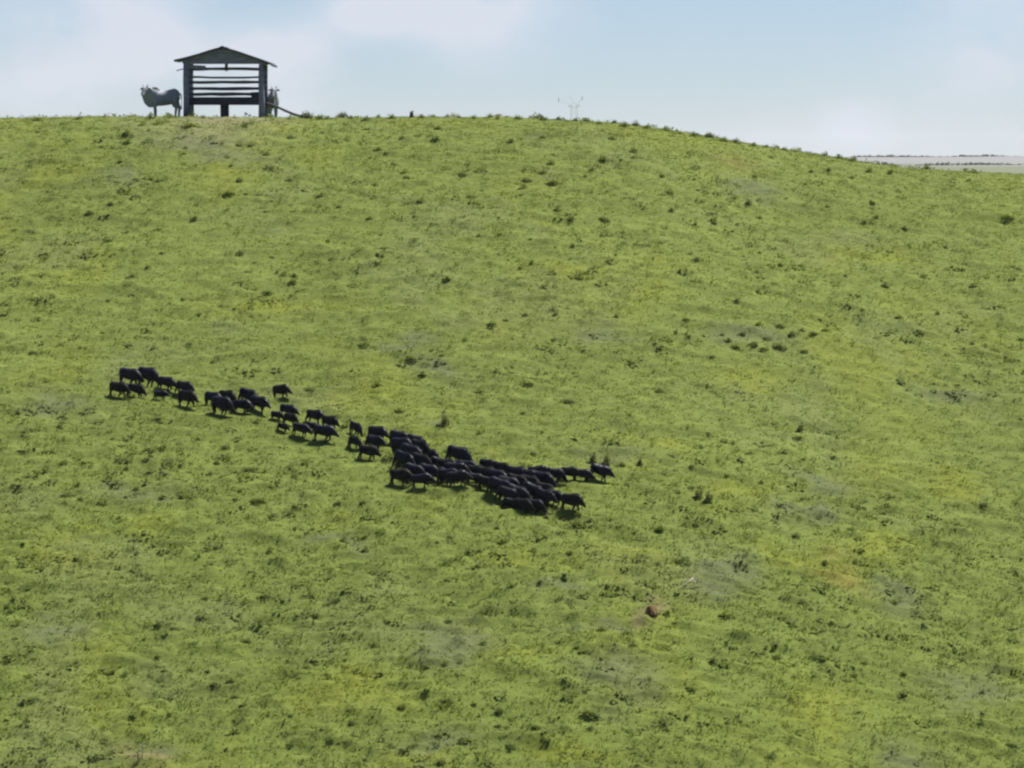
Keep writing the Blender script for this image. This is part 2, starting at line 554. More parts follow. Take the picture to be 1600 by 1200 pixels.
# ------------------------------------------------------------------ far woods on the last rise
def far_wood(name, x0, x1, Y, h, step, label):
    V = []; T = []
    xs = np.arange(x0, x1, step)
    for x in xs:
        yy = Y + random.uniform(-6, 6)
        hh = h * random.uniform(0.5, 1.0) * (0.35 + 1.3 * max(0.0, 0.5 + float(vnoise(np.array(x / 14.0), np.array(2.0), 88)))); w = step * random.uniform(0.6, 1.2)
        b = float(base_h(np.array(x), np.array(yy))) - 0.3
        i = len(V)
        for k in range(6):
            a = k * math.pi / 3
            V.append((x + w * math.cos(a), yy + w * math.sin(a), b))
        for k in range(6):
            a = k * math.pi / 3 + 0.3
            V.append((x + 0.9 * w * math.cos(a), yy + w * math.sin(a), b + hh * random.uniform(0.5, 0.8)))
        V.append((x, yy, b + hh))
        for k in range(6):
            k2 = (k + 1) % 6
            T += [(i + k, i + k2, i + 6 + k2), (i + k, i + 6 + k2, i + 6 + k), (i + 6 + k, i + 6 + k2, i + 12)]
    o = link(name, np_mesh(name, V, T, M_FARTREE))
    o['kind'] = 'stuff'
    tag(o, label, 'woodland')
    return o


far_wood('far_treeline', 150, 420, 2575, 1.5, 1.6, 'thin dark line of far trees along the top of the pale rise')
far_wood('far_hedgerow', 150, 330, 2160, 1.5, 1.3, 'dark hedgerow along the foot of the far pale field')


# ------------------------------------------------------------------ grass (uncountable blades)
def grass_mesh(n, seed, hmin, hmax, spread, blades, wid, name):
    r = np.random.default_rng(seed)
    Y = 137 + (231 - 137) * r.random(n * 2)
    keep = r.random(n * 2) < (0.135 * Y + 3.5) / (0.135 * 231 + 3.5)
    Y = Y[keep][:n]
    X = (r.random(len(Y)) * 2 - 1) * (0.135 * Y + 3.5)
    clump = fbm(X / 0.9, Y / 0.7, 91, 3)
    ok = r.random(len(Y)) > bareness(X, Y) * 0.85 + np.clip(-clump * 0.5, 0, 0.5)
    X, Y, clump = X[ok], Y[ok], clump[ok]
    m = len(X)
    Z = H(X, Y) - 0.015
    C = pasture(X, Y)
    C = C * (0.90 + 0.20 * r.random((m, 1))) * (1 + 0.20 * clump[:, None])
    pale = r.random(m) < 0.02
    C[pale] = np.array((0.25, 0.25, 0.12)) * (0.7 + 0.5 * r.random((pale.sum(), 1)))
    deep = r.random(m) < 0.03
    C[deep] *= np.array((0.55, 0.62, 0.6))
    hh = (hmin + (hmax - hmin) * r.random(m) ** 1.6) * (1 + 0.7 * np.clip(clump, -0.6, 0.8))
    hh *= (1 - 0.35 * sstep(213, 220, Y)) * (1 + 0.45 * sstep(188, 160, Y))
    k = blades
    ang = r.random((m, k)) * 2 * math.pi
    rad = spread * np.sqrt(r.random((m, k)))
    bx = X[:, None] + rad * np.cos(ang); by = Y[:, None] + rad * np.sin(ang)
    bz = np.broadcast_to(Z[:, None], bx.shape)
    la = ang + 0.9 * (r.random((m, k)) - 0.5)
    ln = hh[:, None] * (0.25 + 0.9 * r.random((m, k)))
    tz = hh[:, None] * (0.55 + 0.5 * r.random((m, k)))
    wa = r.random((m, k)) * math.pi
    w = wid * (0.6 + 0.8 * r.random((m, k)))
    wx, wy = np.cos(wa) * w, np.sin(wa) * w
    A = np.stack([bx - wx, by - wy, bz], -1); B = np.stack([bx + wx, by + wy, bz], -1)
    T = np.stack([bx + ln * np.cos(la), by + ln * np.sin(la), bz + tz], -1)
    V = np.stack([A, B, T], 2).reshape(-1, 3)
    tc_ = np.repeat(C, k, axis=0) * (0.92 + 0.16 * r.random((m * k, 1)))
    tn = np.stack([tc_ * 0.98, tc_ * 0.98, tc_ * 1.06], 1).reshape(-1, 3)
    return np_mesh(name, V, np.arange(len(V)).reshape(-1, 3), M_GRASS, tn)


gr = link('pasture_grass', grass_mesh(170000, 5, 0.025, 0.085, 0.15, 6, 0.026, 'pasture_grass'))
gr['kind'] = 'stuff'
tag(gr, 'short yellow green pasture grass covering the whole hillside', 'grass')


# ------------------------------------------------------------------ weeds
def weed_mesh(name, w, h, n, leaf, seed, upright=0.0, tone_=(0.088, 0.115, 0.026)):
    """a low clump of separate leaves on short stalks, about w wide and h high"""
    r = np.random.default_rng(seed)
    V = []; Q = []; T = []
    lobes = [(r.uniform(-0.26, 0.26) * w, r.uniform(-0.22, 0.22) * w, r.uniform(0.5, 1.0)) for _ in range(r.integers(4, 7))]
    for i in range(n):
        lx, ly, lh = lobes[r.integers(len(lobes))]
        a = r.uniform(0, 2 * math.pi); q = r.random() ** 0.5
        x = lx + 0.34 * w * q * math.cos(a); y = ly + 0.34 * w * q * math.sin(a)
        z = h * lh * (1 - 0.75 * q * q) * r.uniform(0.12, 1.0)
        el = r.uniform(-0.3, 0.9) + upright
        d = np.array((math.cos(a) * math.cos(el), math.sin(a) * math.cos(el), math.sin(el)))
        L = leaf * r.uniform(0.7, 1.5)
        s = np.cross(d, (0, 0, 1.0)); s = s / (np.linalg.norm(s) + 1e-6) * L * r.uniform(0.28, 0.45)
        c = np.array((x, y, z))
        b = len(V)
        V += [c, c + d * L * 0.5 + s, c + d * L, c + d * L * 0.5 - s]
        Q.append((b, b + 1, b + 2, b + 3))
        k = np.array(tone_) * r.uniform(0.6, 1.5) * (1 + np.array((0.25, 0.05, -0.1)) * r.uniform(-1, 1))
        T += [k] * 4
    for i in range(len(lobes)):                     # runners that tie the lobes together
        p0 = np.array((lobes[i - 1][0], lobes[i - 1][1], 0.05)); p1 = np.array((lobes[i][0], lobes[i][1], 0.05)); b = len(V)
        V += [p0 - (0, 0.02, 0), p0 + (0, 0.02, 0.02), p1 + (0, 0.02, 0.02), p1 - (0, 0.02, 0)]; Q.append((b, b + 1, b + 2, b + 3)); T += [np.array(tone_)] * 4
    for (lx, ly, lh) in lobes:                      # the stalks
        for _ in range(3):
            a = r.uniform(0, 2 * math.pi)
            p0 = np.array((lx * 0.5, ly * 0.5, -0.05)); p1 = np.array((lx + 0.1 * w * math.cos(a), ly + 0.1 * w * math.sin(a), h * lh * 0.85))
            b = len(V); e = np.array((0.008, 0, 0))
            V += [p0 - e, p0 + e, p1 + e * 0.5, p1 - e * 0.5]; Q.append((b, b + 1, b + 2, b + 3)); T += [np.array(tone_) * 0.8] * 4
    return np_mesh(name, V, Q, M_WEED, np.array(T))


SMALL = [weed_mesh('weed_clump', 0.42, 0.27, 105, 0.075, 100 + i) for i in range(5)]
BROAD = [weed_mesh('weed_patch', 0.85, 0.22, 250, 0.082, 120 + i, tone_=(0.094, 0.123, 0.030)) for i in range(4)]
TALL = [weed_mesh('tall_weed', 0.40, 0.85, 170, 0.10, 140 + i, upright=0.5, tone_=(0.13, 0.155, 0.062)) for i in range(3)]
SHRUB = [weed_mesh('low_shrub', 0.70, 0.48, 320, 0.085, 160 + i, tone_=(0.066, 0.082, 0.036)) for i in range(3)]

# px, py of the foot, width px in the photograph
W = [(297,199,36),(383,197,20),(222,196,14),(198,208,12),(231,204,8),(246,194,22),(201,224,14),(217,232,9),(290,232,9),(287,241,8),
 (333,224,9),(374,228,12),(187,253,10),(458,215,18),(571,203,18),(374,283,14),(353,304,26),(246,284,18),(590,235,16),(497,308,14),
 (531,324,10),(302,343,12),(578,342,12),(595,367,8),(586,289,10),(512,377,9),(253,396,9),(231,417,8),(207,431,10),(459,431,12),
 (457,442,14),(397,411,6),(425,402,8),(377,396,14),(287,468,8),(419,458,16),(451,282,12),(353,247,14),(361,259,8),(417,242,14),
 (629,216,11),(685,202,14),(682,217,14),(798,221,12),(847,216,12),(603,240,10),(957,218,16),(989,237,15),(988,248,12),(971,250,9),
 (825,281,22),(849,271,14),(819,295,16),(861,287,24),(860,257,14),(725,272,18),(916,276,10),(924,265,10),(942,251,14),(891,342,14),
 (742,318,8),(779,340,7),(869,328,14),(630,271,10),(647,339,8),(748,368,8),(781,367,8),(829,374,8),(894,385,10),(709,395,6),
 (794,407,6),(813,419,8),(831,411,8),(962,399,7),(905,435,15),(700,437,14),(849,451,14),(820,492,10),(868,492,10),(790,500,10),
 (963,495,10),(1004,327,8),(946,343,22),(802,247,7),(1389,270,14),(1358,268,14),(1333,279,11),(1267,269,9),(1293,266,11),(1293,274,9),
 (1179,276,11),(1204,247,11),(1115,350,12),(1048,329,11),(1145,363,11),(1187,341,9),(1169,317,12),(1363,318,14),(1413,357,10),(1187,395,9),
 (1087,406,14),(1181,426,13),(1219,413,8),(1251,416,11),(1321,431,8),(1325,391,8),(1347,485,9),(1404,497,13),(1071,500,18),(1185,508,11),
 (1221,509,22),(1253,517,12),(1287,517,18),(1035,275,9),(1152,352,10),(1291,324,12),(1368,340,10),(1381,447,15),(1153,469,12),
 (1077,526,9),(1100,526,9),(1129,524,9),(1113,557,9),(1028,612,16),(1218,541,26),(1254,549,18),(1244,684,20),(1309,684,8),(1095,699,8),
 (1077,762,20),(1191,755,12),(971,727,14),(1244,837,16),(1332,828,20),(1030,830,14),(1085,820,12),(1137,744,10),(1303,716,16),(1082,729,10),
 (337,724,12),(196,733,12),(256,700,16),(353,701,16),(253,778,14),(195,777,10),(211,765,14),(187,808,8),(281,855,10),(536,845,16),
 (571,840,12),(571,860,14),(526,788,16),(567,785,12),(421,862,10),(213,867,8),(334,760,8),(374,768,10),(404,783,26),(459,745,12),
 (477,753,10),(396,733,24),(226,720,18),(315,964,18),(245,979,16),(261,991,8),(302,1006,20),(387,1001,20),(246,1027,10),(191,1020,12),
 (196,1056,14),(257,1049,12),(324,1049,10),(362,1066,16),(335,1070,14),(370,1089,20),(266,1116,10),(380,1104,16),(539,1031,9),(511,1054,10),
 (552,1131,14),(524,941,12),(410,932,20),(374,961,10),(494,964,10),(455,1119,10),(512,1157,24),(354,1171,10),(207,1119,12),(452,1165,14),
 (366,1126,10),(579,932,18),(700,972,14),(804,957,22),(795,917,20),(845,909,8),(585,1009,12),(649,1021,8),(695,1040,12),(665,1044,14),
 (628,1107,14),(665,1080,14),(692,1096,26),(780,1112,16),(776,1135,18),(835,1137,18),(740,1101,10),(891,1098,12),(684,1149,10),(729,1158,30),
 (913,1020,12),(753,1005,18),(917,1112,10),(561,1193,18),(689,1192,16),(881,1074,8),(644,1165,20),(748,1120,8),(801,1166,22),(890,865,12),
 (1079,1029,11),(1082,1076,22),(1211,1028,26),(1298,1060,12),(1334,1056,12),(1351,1036,12),(1411,1054,14),(924,1116,40),(978,1090,30),
 (922,1139,20),(1273,1026,20),(1136,1129,10),(1042,1141,12),(1131,962,24),(1042,959,14),(941,985,16),(1288,878,10),(1066,876,30),(1396,943,14),
 (1150,892,8),(1268,953,10),(1298,974,10),(1116,1031,14),(1204,1182,26),(1244,1150,20),(988,1009,16),(1410,1086,16),(705,841,14),(683,848,9),
 (777,826,12),(694,882,30),(786,848,14),(905,820,26),(1032,828,16),(658,586,14),(591,603,17),(775,581,9),(692,556,10),(818,646,9),(889,626,22),
 (824,600,22),(748,614,17),(624,644,17),(644,560,22),(568,538,22),(768,508,16),(727,532,10),(748,678,10),(835,710,12),(484,609,20),
 (1140,533,14),(1158,523,16),(1176,538,22),(1200,528,18),(1236,523,14),(1270,522,14),(1192,546,20),(1150,543,16)]
TALLS = [(1000,727,10,'tall pale weed behind the lead boar of the upper file'), (926,724,14,'leftmost tall weed right behind the upper file of boars'),
         (948,726,14,'middle tall weed of the row behind the upper file of boars'), (1249,674,12,'solitary tall weed on the open slope right of the herd'),
         (1108,783,14,'right hand tall weed of the pair below the upper file'), (1092,778,14,'left hand tall weed of the pair below the upper file'),
         (695,666,17,'soft grey green tall weed just uphill of the packed herd')]
CREST = [(838,184,26,'broad low shrub on the skyline left of the far pylon'), (875,188,14,'rounded dark shrub on the skyline just left of the pylon'),
         (898,189,12,'dark shrub on the skyline hiding the foot of the pylon'), (961,192,13,'very dark rounded shrub on the skyline right of the pylon'),
         (995,197,17,'low shrub where the skyline begins to fall to the right'), (1109,215,20,'largest dark shrub halfway down the falling skyline'),
         (1210,230,18,'flat dark shrub on the lower part of the falling skyline'), (1261,237,12,'small round shrub near the right end of the skyline'),
         (700,183,10,'small thin shrub on the skyline above the open slope'), (790,183,12,'small low shrub on the skyline between stump and pylon'),
         (535,184,22,'low scrubby plant on the skyline right of the sloping pole'), (480,185,26,'dark scrub at the foot of the sloping pole')]


def plant_label(px, py, wd):
    size = 'tiny' if wd < 9 else 'small' if wd < 13 else 'middling' if wd < 19 else 'wide' if wd < 27 else 'very wide'
    side = ('left edge' if px < 182 else 'far left' if px < 430 else 'centre left' if px < 680 else 'centre' if px < 920
            else 'centre right' if px < 1170 else 'far right' if px < 1420 else 'right edge')
    line = float(np.interp(px, [182, 440, 620, 800, 940, 1420], [595, 650, 715, 760, 770, 790]))
    if py < float(np.interp(px, CREST_PX, CREST_PY)) + 4.5:
        band = 'right on the skyline'
    elif py < 235:
        band = 'just under the skyline'
    elif py < 330:
        band = 'on the upper slope'
    elif py < 460:
        band = 'midway between skyline and herd'
    elif py < line:
        band = 'just above herd level'
    elif py < 900:
        band = 'just below herd level'
    elif py < 1040:
        band = 'on the lower slope'
    else:
        band = 'near the slope bottom'
    return f'{size} dark weed clump {band}, {side}'


def plant_labels(items):
    """look-alikes that would share a label are told apart by their order from the left"""
    raw = [plant_label(*i) for i in items]
    out = list(raw)
    names = ['', 'first', 'second', 'third', 'fourth', 'fifth', 'sixth', 'seventh', 'eighth', 'ninth', 'tenth', 'eleventh', 'twelfth']
    for r_ in set(raw):
        ids = sorted((i for i in range(len(raw)) if raw[i] == r_), key=lambda i: items[i][0])
        if len(ids) > 1:
            for k, i in enumerate(ids):
                out[i] = r_ + ', ' + (('leftmost' if k == 0 else 'rightmost' if k == len(ids) - 1 else names[k + 1] + ' from left'))
    return out


def place_plants(items, kind, group, cat):
    P = ground_at([i[0] for i in items], [i[1] for i in items])
    for it, p in zip(items, P):
        wd = it[2] / F * p[1]
        if kind == 'weed':
            lib, base = (BROAD, 0.85) if it[2] >= 18 else (SMALL, 0.42)
            nm = 'weed_patch' if it[2] >= 18 else 'weed_clump'
        elif kind == 'tall':
            lib, base, nm = TALL, 0.40, 'tall_weed'
        else:
            lib, base, nm = SHRUB, 0.70, 'low_shrub'
        s = max(0.45, wd / base) * 0.95
        o = link(nm, random.choice(lib), None, (p[0], p[1], p[2] - 0.02))
        o.rotation_euler = (0.2, 0, random.uniform(0, 6.28))
        sz = s if kind != 'weed' else min(s, 1.15) * random.uniform(0.85, 1.15)
        o.scale = (s, s, sz)
        tag(o, it[3], cat, group)


CX = [497, 512, 549, 572, 590, 612, 660, 676, 716, 741, 765, 776, 812, 850, 917, 936, 976, 1012, 1041, 1062, 1086, 1131, 1150, 1176, 1196, 1226, 1243, 1287, 1312, 1330, 262, 315, 236, 120, 60, 1450, 1520]
W += [(x_, float(np.interp(x_, CREST_PX, CREST_PY)) + random.uniform(0.5, 4), random.choice((11, 13, 15, 16, 17, 22))) for x_ in CX]
extra = []
for _ in range(34):                                   # the slope goes on to both sides of the photograph
    x = random.choice((random.uniform(5, 175), random.uniform(1425, 1595)))
    lo = 200 if x < 200 else 300
    extra.append((x, random.uniform(lo, 1190), random.choice((8, 9, 10, 12, 14, 18, 24))))
W += extra
place_plants([(*i, l) for i, l in zip(W, plant_labels(W))], 'weed', 'dark weed clumps on the hillside', 'weed')
place_plants(TALLS, 'tall', 'tall weeds on the hillside', 'weed')
place_plants(CREST, 'shrub', 'shrubs along the skyline', 'shrub')


def small_weeds(n):
    """the sprinkling of leaves and tufts too small to tell apart"""
    r = np.random.default_rng(77)
    Y = 138 + 88 * r.random(n); X = (r.random(n) * 2 - 1) * (0.13 * Y + 3)
    k = fbm(X / 3.0, Y / 3.0, 95, 3)
    ok = k + 0.5 * (r.random(n) - 0.5) > 0.10 - 0.12 * sstep(190, 162, Y)
    X, Y = X[ok], Y[ok]; m = len(X); Z = H(X, Y)
    L = 15
    sz = 0.08 + 0.13 * r.random((m, 1)) ** 2
    stretch = 1 + 2.6 * r.random((m, 1)) ** 1.5
    a = r.random((m, L)) * 2 * math.pi; q = r.random((m, L)) ** 0.5
    bx = X[:, None] + 0.62 * sz * stretch * q * np.cos(a); by = Y[:, None] + 0.55 * sz * q * np.sin(a)
    bz = H(bx, by) + 0.02 + sz * 0.9 * (1 - 0.7 * q * q) * r.random((m, L))
    el = r.random((m, L)) * 1.1 - 0.2
    ln = sz * (0.5 + 0.5 * r.random((m, L)))
    d = np.stack([np.cos(a) * np.cos(el), np.sin(a) * np.cos(el), np.sin(el)], -1)
    s = np.stack([-np.sin(a), np.cos(a), 0 * a], -1) * (ln * 0.35)[..., None]
    c = np.stack([bx, by, bz], -1); e = d * ln[..., None]
    V = np.stack([c, c + e * 0.5 + s, c + e, c + e * 0.5 - s], 2).reshape(-1, 3)
    t = np.array((0.092, 0.118, 0.026)) * (0.75 + 0.5 * r.random((m, 1, 1))) * (0.75 + 0.5 * r.random((m, L, 1)))
    t = np.repeat(t.reshape(-1, 3), 4, axis=0)
    return np_mesh('small_weeds', V, np.arange(len(V)).reshape(-1, 4), M_WEED, t)


sw = link('small_weeds', small_weeds(7500))
sw['kind'] = 'stuff'
tag(sw, 'sprinkling of small darker weeds mixed into the pasture grass', 'weeds')


# ------------------------------------------------------------------ covered feeder on the crest
def feeder():
    px = 352.0
    Yb = 225.0
    sx = F / Yb
    gx0 = (px - 800) / F * Yb
    root = bpy.data.objects.new('covered_feeder', None)
    COL.objects.link(root)
    zb = float(H(np.array(gx0), np.array(Yb)))
    root.location = (gx0, Yb, zb)
    root.rotation_euler = (0, 0, math.radians(-1.5))
    tag(root, 'dark timber cattle feeder with gabled roof standing on the hill crest', 'feeder')
    D = 1.1                                              # half depth

    def gz(x, y):                                        # ground below a point of the feeder, in its own frame
        c, s_ = math.cos(math.radians(-1.5)), math.sin(math.radians(-1.5))
        return float(H(np.array(gx0 + c * x - s_ * y), np.array(Yb + s_ * x + c * y))) - zb
    lx, rx = -1.86, 2.02
    for (x, y, w) in ((lx - 0.02, -D, 0.29), (lx + 0.02, D, 0.27), (rx - 0.03, -D, 0.30), (rx - 0.02, D, 0.28)):
        bm = bmesh.new()
        g = gz(x, y) - 0.15
        top = 2.86 if x < 0 else 2.74
        add_tube(bm, [(x, y, g), (x + 0.01, y, 0.9), (x - 0.015, y, 1.9), (x, y, top)], [w * 0.56, w * 0.52, w * 0.5, w * 0.47], 9)
        bm_obj('post', bm, M_WOOD, root, smooth=True)
    bm = bmesh.new(); g = gz(0, 0) - 0.15
    add_box(bm, -0.21, 0.21, -0.16, 0.16, g, 0.74, jitter=0.012)
    bm_obj('trough_support', bm, M_TROUGH, root, bevel=0.02)
    # trough: floor, two long sides, two ends
    tr = bpy.data.objects.new('trough', bpy.data.meshes.new('trough'))
    bm = bmesh.new(); add_box(bm, lx + 0.02, rx - 0.02, -0.42, 0.42, 0.70, 0.80)
    bm.to_mesh(tr.data); bm.free(); tr.data.materials.append(M_TROUGH); COL.objects.link(tr); tr.parent = root
    for y0 in (-0.48, 0.42):
        bm = bmesh.new(); add_box(bm, lx - 0.02, rx + 0.02, y0, y0 + 0.06, 0.68, 1.08, jitter=0.008)
        bm_obj('side_board', bm, M_TROUGH, tr, bevel=0.01)
    for x0 in (lx + 0.01, rx - 0.07):
        bm = bmesh.new(); add_box(bm, x0, x0 + 0.06, -0.418, 0.418, 0.803, 1.05)
        bm_obj('end_board', bm, M_TROUGH, tr)
    for x0 in (lx, rx):                                  # bearers that carry the trough between the posts
        bm = bmesh.new(); add_box(bm, x0 - 0.06, x0 + 0.06, -D, D, 0.58, 0.675)
        bm_obj('bearer', bm, M_TROUGH, root)
    # rails across the back
    for z, t, sag in ((2.53, 0.16, 0.03), (2.13, 0.11, -0.03), (1.85, 0.155, 0.02), (1.535, 0.17, -0.015), (1.225, 0.18, 0.025)):
        bm = bmesh.new()
        n = 7
        prev = None
        xs = [lx - 0.1 + (rx - lx + 0.2) * i / n for i in range(n + 1)]
        y0 = D - 0.17
        rings = []
        for i, x in enumerate(xs):
            zz = z + sag * math.sin(math.pi * i / n) + random.uniform(-0.012, 0.012)
            h = t / 2 * random.uniform(0.85, 1.15)
            rings.append([bm.verts.new((x, y0 + a, zz + b)) for a, b in ((-0.03, -h), (0.03, -h), (0.03, h), (-0.03, h))])
        for a, b in zip(rings[:-1], rings[1:]):
            for k in range(4):
                bm.faces.new((a[k], b[k], b[(k + 1) % 4], a[(k + 1) % 4]))
        bm.faces.new(rings[0]); bm.faces.new(rings[-1][::-1])
        bmesh.ops.recalc_face_normals(bm, faces=bm.faces[:])
        bm_obj('rail', bm, M_WOODX, root)
    bm = bmesh.new(); add_box(bm, 1.30, rx, D - 0.26, D - 0.205, 1.02, 1.36, jitter=0.015)
    bm_obj('patch_board', bm, M_TROUGH, root)
    bm = bmesh.new(); add_box(bm, lx + 0.02, -0.88, -D + 0.04, -D + 0.12, 2.52, 2.70, rot=Matrix.Rotation(0.05, 4, 'Y'))
    bm_obj('corner_brace', bm, M_WOOD, root)
    bm = bmesh.new(); add_box(bm, -0.08, 0.08, D - 0.12, D - 0.045, 2.44, 2.92)
    bm_obj('king_post', bm, M_WOOD, root)
    bm = bmesh.new(); add_tube(bm, [(-2.40, -D + 0.3, 2.42), (-1.80, -D + 0.3, 2.58)], [0.028, 0.034], 6)
    bm_obj('loose_stick', bm, M_WOODX, root)
    # roof: two sagging sheets, ridge, gables, tie beams, purlins
    apex = (0.0, 3.57); le = (-2.47, 2.90); re = (2.60, 2.64)
    prof_l = [le, (-1.9, 3.02), (-1.2, 3.21), (-0.6, 3.40), apex]
    prof_r = [apex, (0.7, 3.37), (1.4, 3.13), (2.0, 2.93), (2.42, 2.76), re]
    for prof in (prof_l, prof_r):
        bm = bmesh.new(); rings = []
        for (x, z) in prof:
            rings.append([bm.verts.new((x, y, z + dz + 0.012 * math.sin(x * 9 + y * 4))) for y, dz in ((-D - 0.35, -0.02), (D + 0.35, -0.02), (D + 0.35, 0.07), (-D - 0.35, 0.07))])
        for a, b in zip(rings[:-1], rings[1:]):
            for k in range(4):
                bm.faces.new((a[k], b[k], b[(k + 1) % 4], a[(k + 1) % 4]))
        bm.faces.new(rings[0]); bm.faces.new(rings[-1][::-1])
        bmesh.ops.recalc_face_normals(bm, faces=bm.faces[:])
        bm_obj('roof_panel', bm, M_ROOF, root)
    bm = bmesh.new(); add_tube(bm, [(0.0, -D - 0.38, 3.625), (0.0, D + 0.38, 3.625)], [(0.10, 0.05), (0.10, 0.05)], 8)
    bm_obj('ridge_cap', bm, M_ROOF, root)
    for y in (-D - 0.05, D + 0.01):                      # boarded gable ends, one board beside the next
        edges = np.linspace(-2.06, 2.20, 15)
        for a, b in zip(edges[:-1], edges[1:]):
            tops = [float(np.interp(x, [p[0] for p in prof_l + prof_r[1:]], [p[1] for p in prof_l + prof_r[1:]])) - 0.01 for x in (a, b)]
            low = 2.765 + random.uniform(-0.008, 0.02) if y < 0 else 2.80
            if min(tops) < low + 0.05:
                low = min(tops) - 0.08
            bm = bmesh.new()
            vs = [bm.verts.new((x, yy, z)) for yy in (y, y + 0.035) for x, z in ((a + 0.002, low), (b - 0.002, low), (b - 0.002, tops[1]), (a + 0.002, tops[0]))]
            for f in ((0, 1, 2, 3), (7, 6, 5, 4), (0, 4, 5, 1), (1, 5, 6, 2), (2, 6, 7, 3), (3, 7, 4, 0)):
                bm.faces.new([vs[i] for i in f])
            bmesh.ops.recalc_face_normals(bm, faces=bm.faces[:])
            bm_obj('gable_board', bm, M_WOOD, root)
    for x in (lx, rx):
        bm = bmesh.new(); add_box(bm, x - 0.07, x + 0.07, -D - 0.2, D + 0.2, 2.70 if x > 0 else 2.82, 2.83 if x > 0 else 2.95)
        bm_obj('wall_plate', bm, M_WOOD, root)
    return root


feeder()

# pole leaning from the feeder down to the grass
p0 = at_depth(416, 161, np.array(224.3)); p1 = at_depth(474, 184, np.array(222.8))
p1[2] = float(H(np.array(p1[0]), np.array(p1[1]))) + 0.02
bm = bmesh.new()
q = [p0 + (p1 - p0) * t + np.array((0, 0, 0.03 * math.sin(t * 7))) for t in (0, 0.25, 0.5, 0.75, 1.0)]
add_tube(bm, [Vector(tuple(v - p1)) for v in q], [0.05, 0.06, 0.065, 0.07, 0.075], 8)
o = bm_obj('wooden_pole', bm, M_POLE, smooth=True); o.location = tuple(p1)
tag(o, 'dark wooden pole sloping from the feeder\'s right post down to the grass', 'pole')


# ------------------------------------------------------------------ animals
def leg(bm, hip, foot, bend, r0, r1, r2, side):
    """tapered leg with its joint; bend pushes the joint forwards (+) or backwards (-)"""
    hx, hz = hip; fx, fz = foot
    kx, kz = hx + (fx - hx) * 0.52 + bend, hz + (fz - hz) * 0.50
    ax, az = hx + (fx - hx) * 0.90 + bend * 0.15, hz + (fz - hz) * 0.88
    y = side
    add_tube(bm, [(hx, y * 0.9, hz + 0.04), (hx + (kx - hx) * 0.5, y, (hz + kz) / 2), (kx, y, kz), (ax, y, az), (fx + 0.008, y, fz + 0.035), (fx + 0.015, y, fz)],
             [r0, r0 * 0.72, r1, r2, r2 * 1.15, r2 * 1.2], 10)


def boar_mesh(name, ph, head_low, seed, mat, fat=1.0, length=1.0):
    bm = bmesh.new()
    L = length
    hz = -0.035 * head_low
    body = [(-0.575 * L, 0.55, 0.05, 0.08), (-0.53 * L, 0.565, 0.12, 0.165), (-0.40 * L, 0.565, 0.165, 0.215), (-0.18 * L, 0.55, 0.175, 0.225), (0.06 * L, 0.545, 0.18, 0.245),
            (0.24 * L, 0.565, 0.175, 0.265), (0.36 * L, 0.58 + hz * 0.3, 0.15, 0.235), (0.46 * L, 0.56 + hz * 0.6, 0.125, 0.185), (0.55 * L, 0.53 + hz, 0.105, 0.15),
            (0.64 * L, 0.485 + hz * 1.3, 0.082, 0.11), (0.74 * L, 0.43 + hz * 1.6, 0.055, 0.072), (0.83 * L, 0.385 + hz * 1.8, 0.046, 0.052), (0.845 * L, 0.38 + hz * 1.8, 0.040, 0.045)]
    add_tube(bm, [(x, 0, z) for x, z, a, b in body], [(a * fat, b) for x, z, a, b in body], 18)
    # bristle crest over neck and shoulders
    add_tube(bm, [(-0.15 * L, 0, 0.755), (0.08 * L, 0, 0.775), (0.25 * L, 0, 0.815), (0.37 * L, 0, 0.80 + hz * 0.3), (0.50 * L, 0, 0.70 + hz * 0.6)], [(0.014, 0.03), (0.022, 0.045), (0.026, 0.05), (0.022, 0.045), (0.014, 0.025)], 8)
    s1, s2, s3, s4 = ph
    leg(bm, (0.28 * L, 0.42), (0.28 * L + s1, 0.0 + max(0, s1) * 0.10), -0.01 + 0.02 * (s1 > 0), 0.088, 0.046, 0.032, 0.105)
    leg(bm, (0.28 * L, 0.42), (0.28 * L + s2, 0.0 + max(0, s2) * 0.25), -0.01 + 0.03 * (s2 > 0), 0.088, 0.046, 0.032, -0.105)
    leg(bm, (-0.40 * L, 0.46), (-0.43 * L + s3, 0.0 + max(0, -s3) * 0.2), -0.055, 0.115, 0.052, 0.033, 0.10)
    leg(bm, (-0.40 * L, 0.46), (-0.43 * L + s4, 0.0 + max(0, -s4) * 0.2), -0.055, 0.115, 0.052, 0.033, -0.10)
    for s in (-1, 1):                                  # ears
        add_tube(bm, [(0.50 * L, s * 0.085, 0.64 + hz), (0.49 * L, s * 0.13, 0.71 + hz), (0.485 * L, s * 0.165, 0.775 + hz)], [(0.022, 0.042), (0.020, 0.036), (0.010, 0.012)], 8)
    add_tube(bm, [(-0.55 * L, 0, 0.58), (-0.60 * L, 0.012, 0.52), (-0.62 * L, 0.02, 0.42), (-0.625 * L, 0.0, 0.34)], [0.024, 0.018, 0.015, 0.018], 7)
    return fuse(bm, 0.016, mat, name, 2, 0.010, seed)


GAITS = [((0.16, -0.13, -0.14, 0.15), 0.4), ((-0.12, 0.17, 0.16, -0.12), -0.9), ((0.05, -0.05, 0.07, -0.06), 0.2),
         ((0.20, 0.12, -0.17, -0.10), 0.6), ((-0.08, -0.15, 0.12, 0.18), 2.0), ((0.10, -0.17, -0.02, 0.12), -0.2)]
BOARS = []
for i, (g_, hl) in enumerate(GAITS):
    BOARS.append(boar_mesh('black_boar', g_, hl, 300 + 7 * i, M_BOAR if i % 3 else M_BOAR2, fat=0.92 + 0.10 * (i % 3), length=0.95 + 0.05 * (i % 3)))

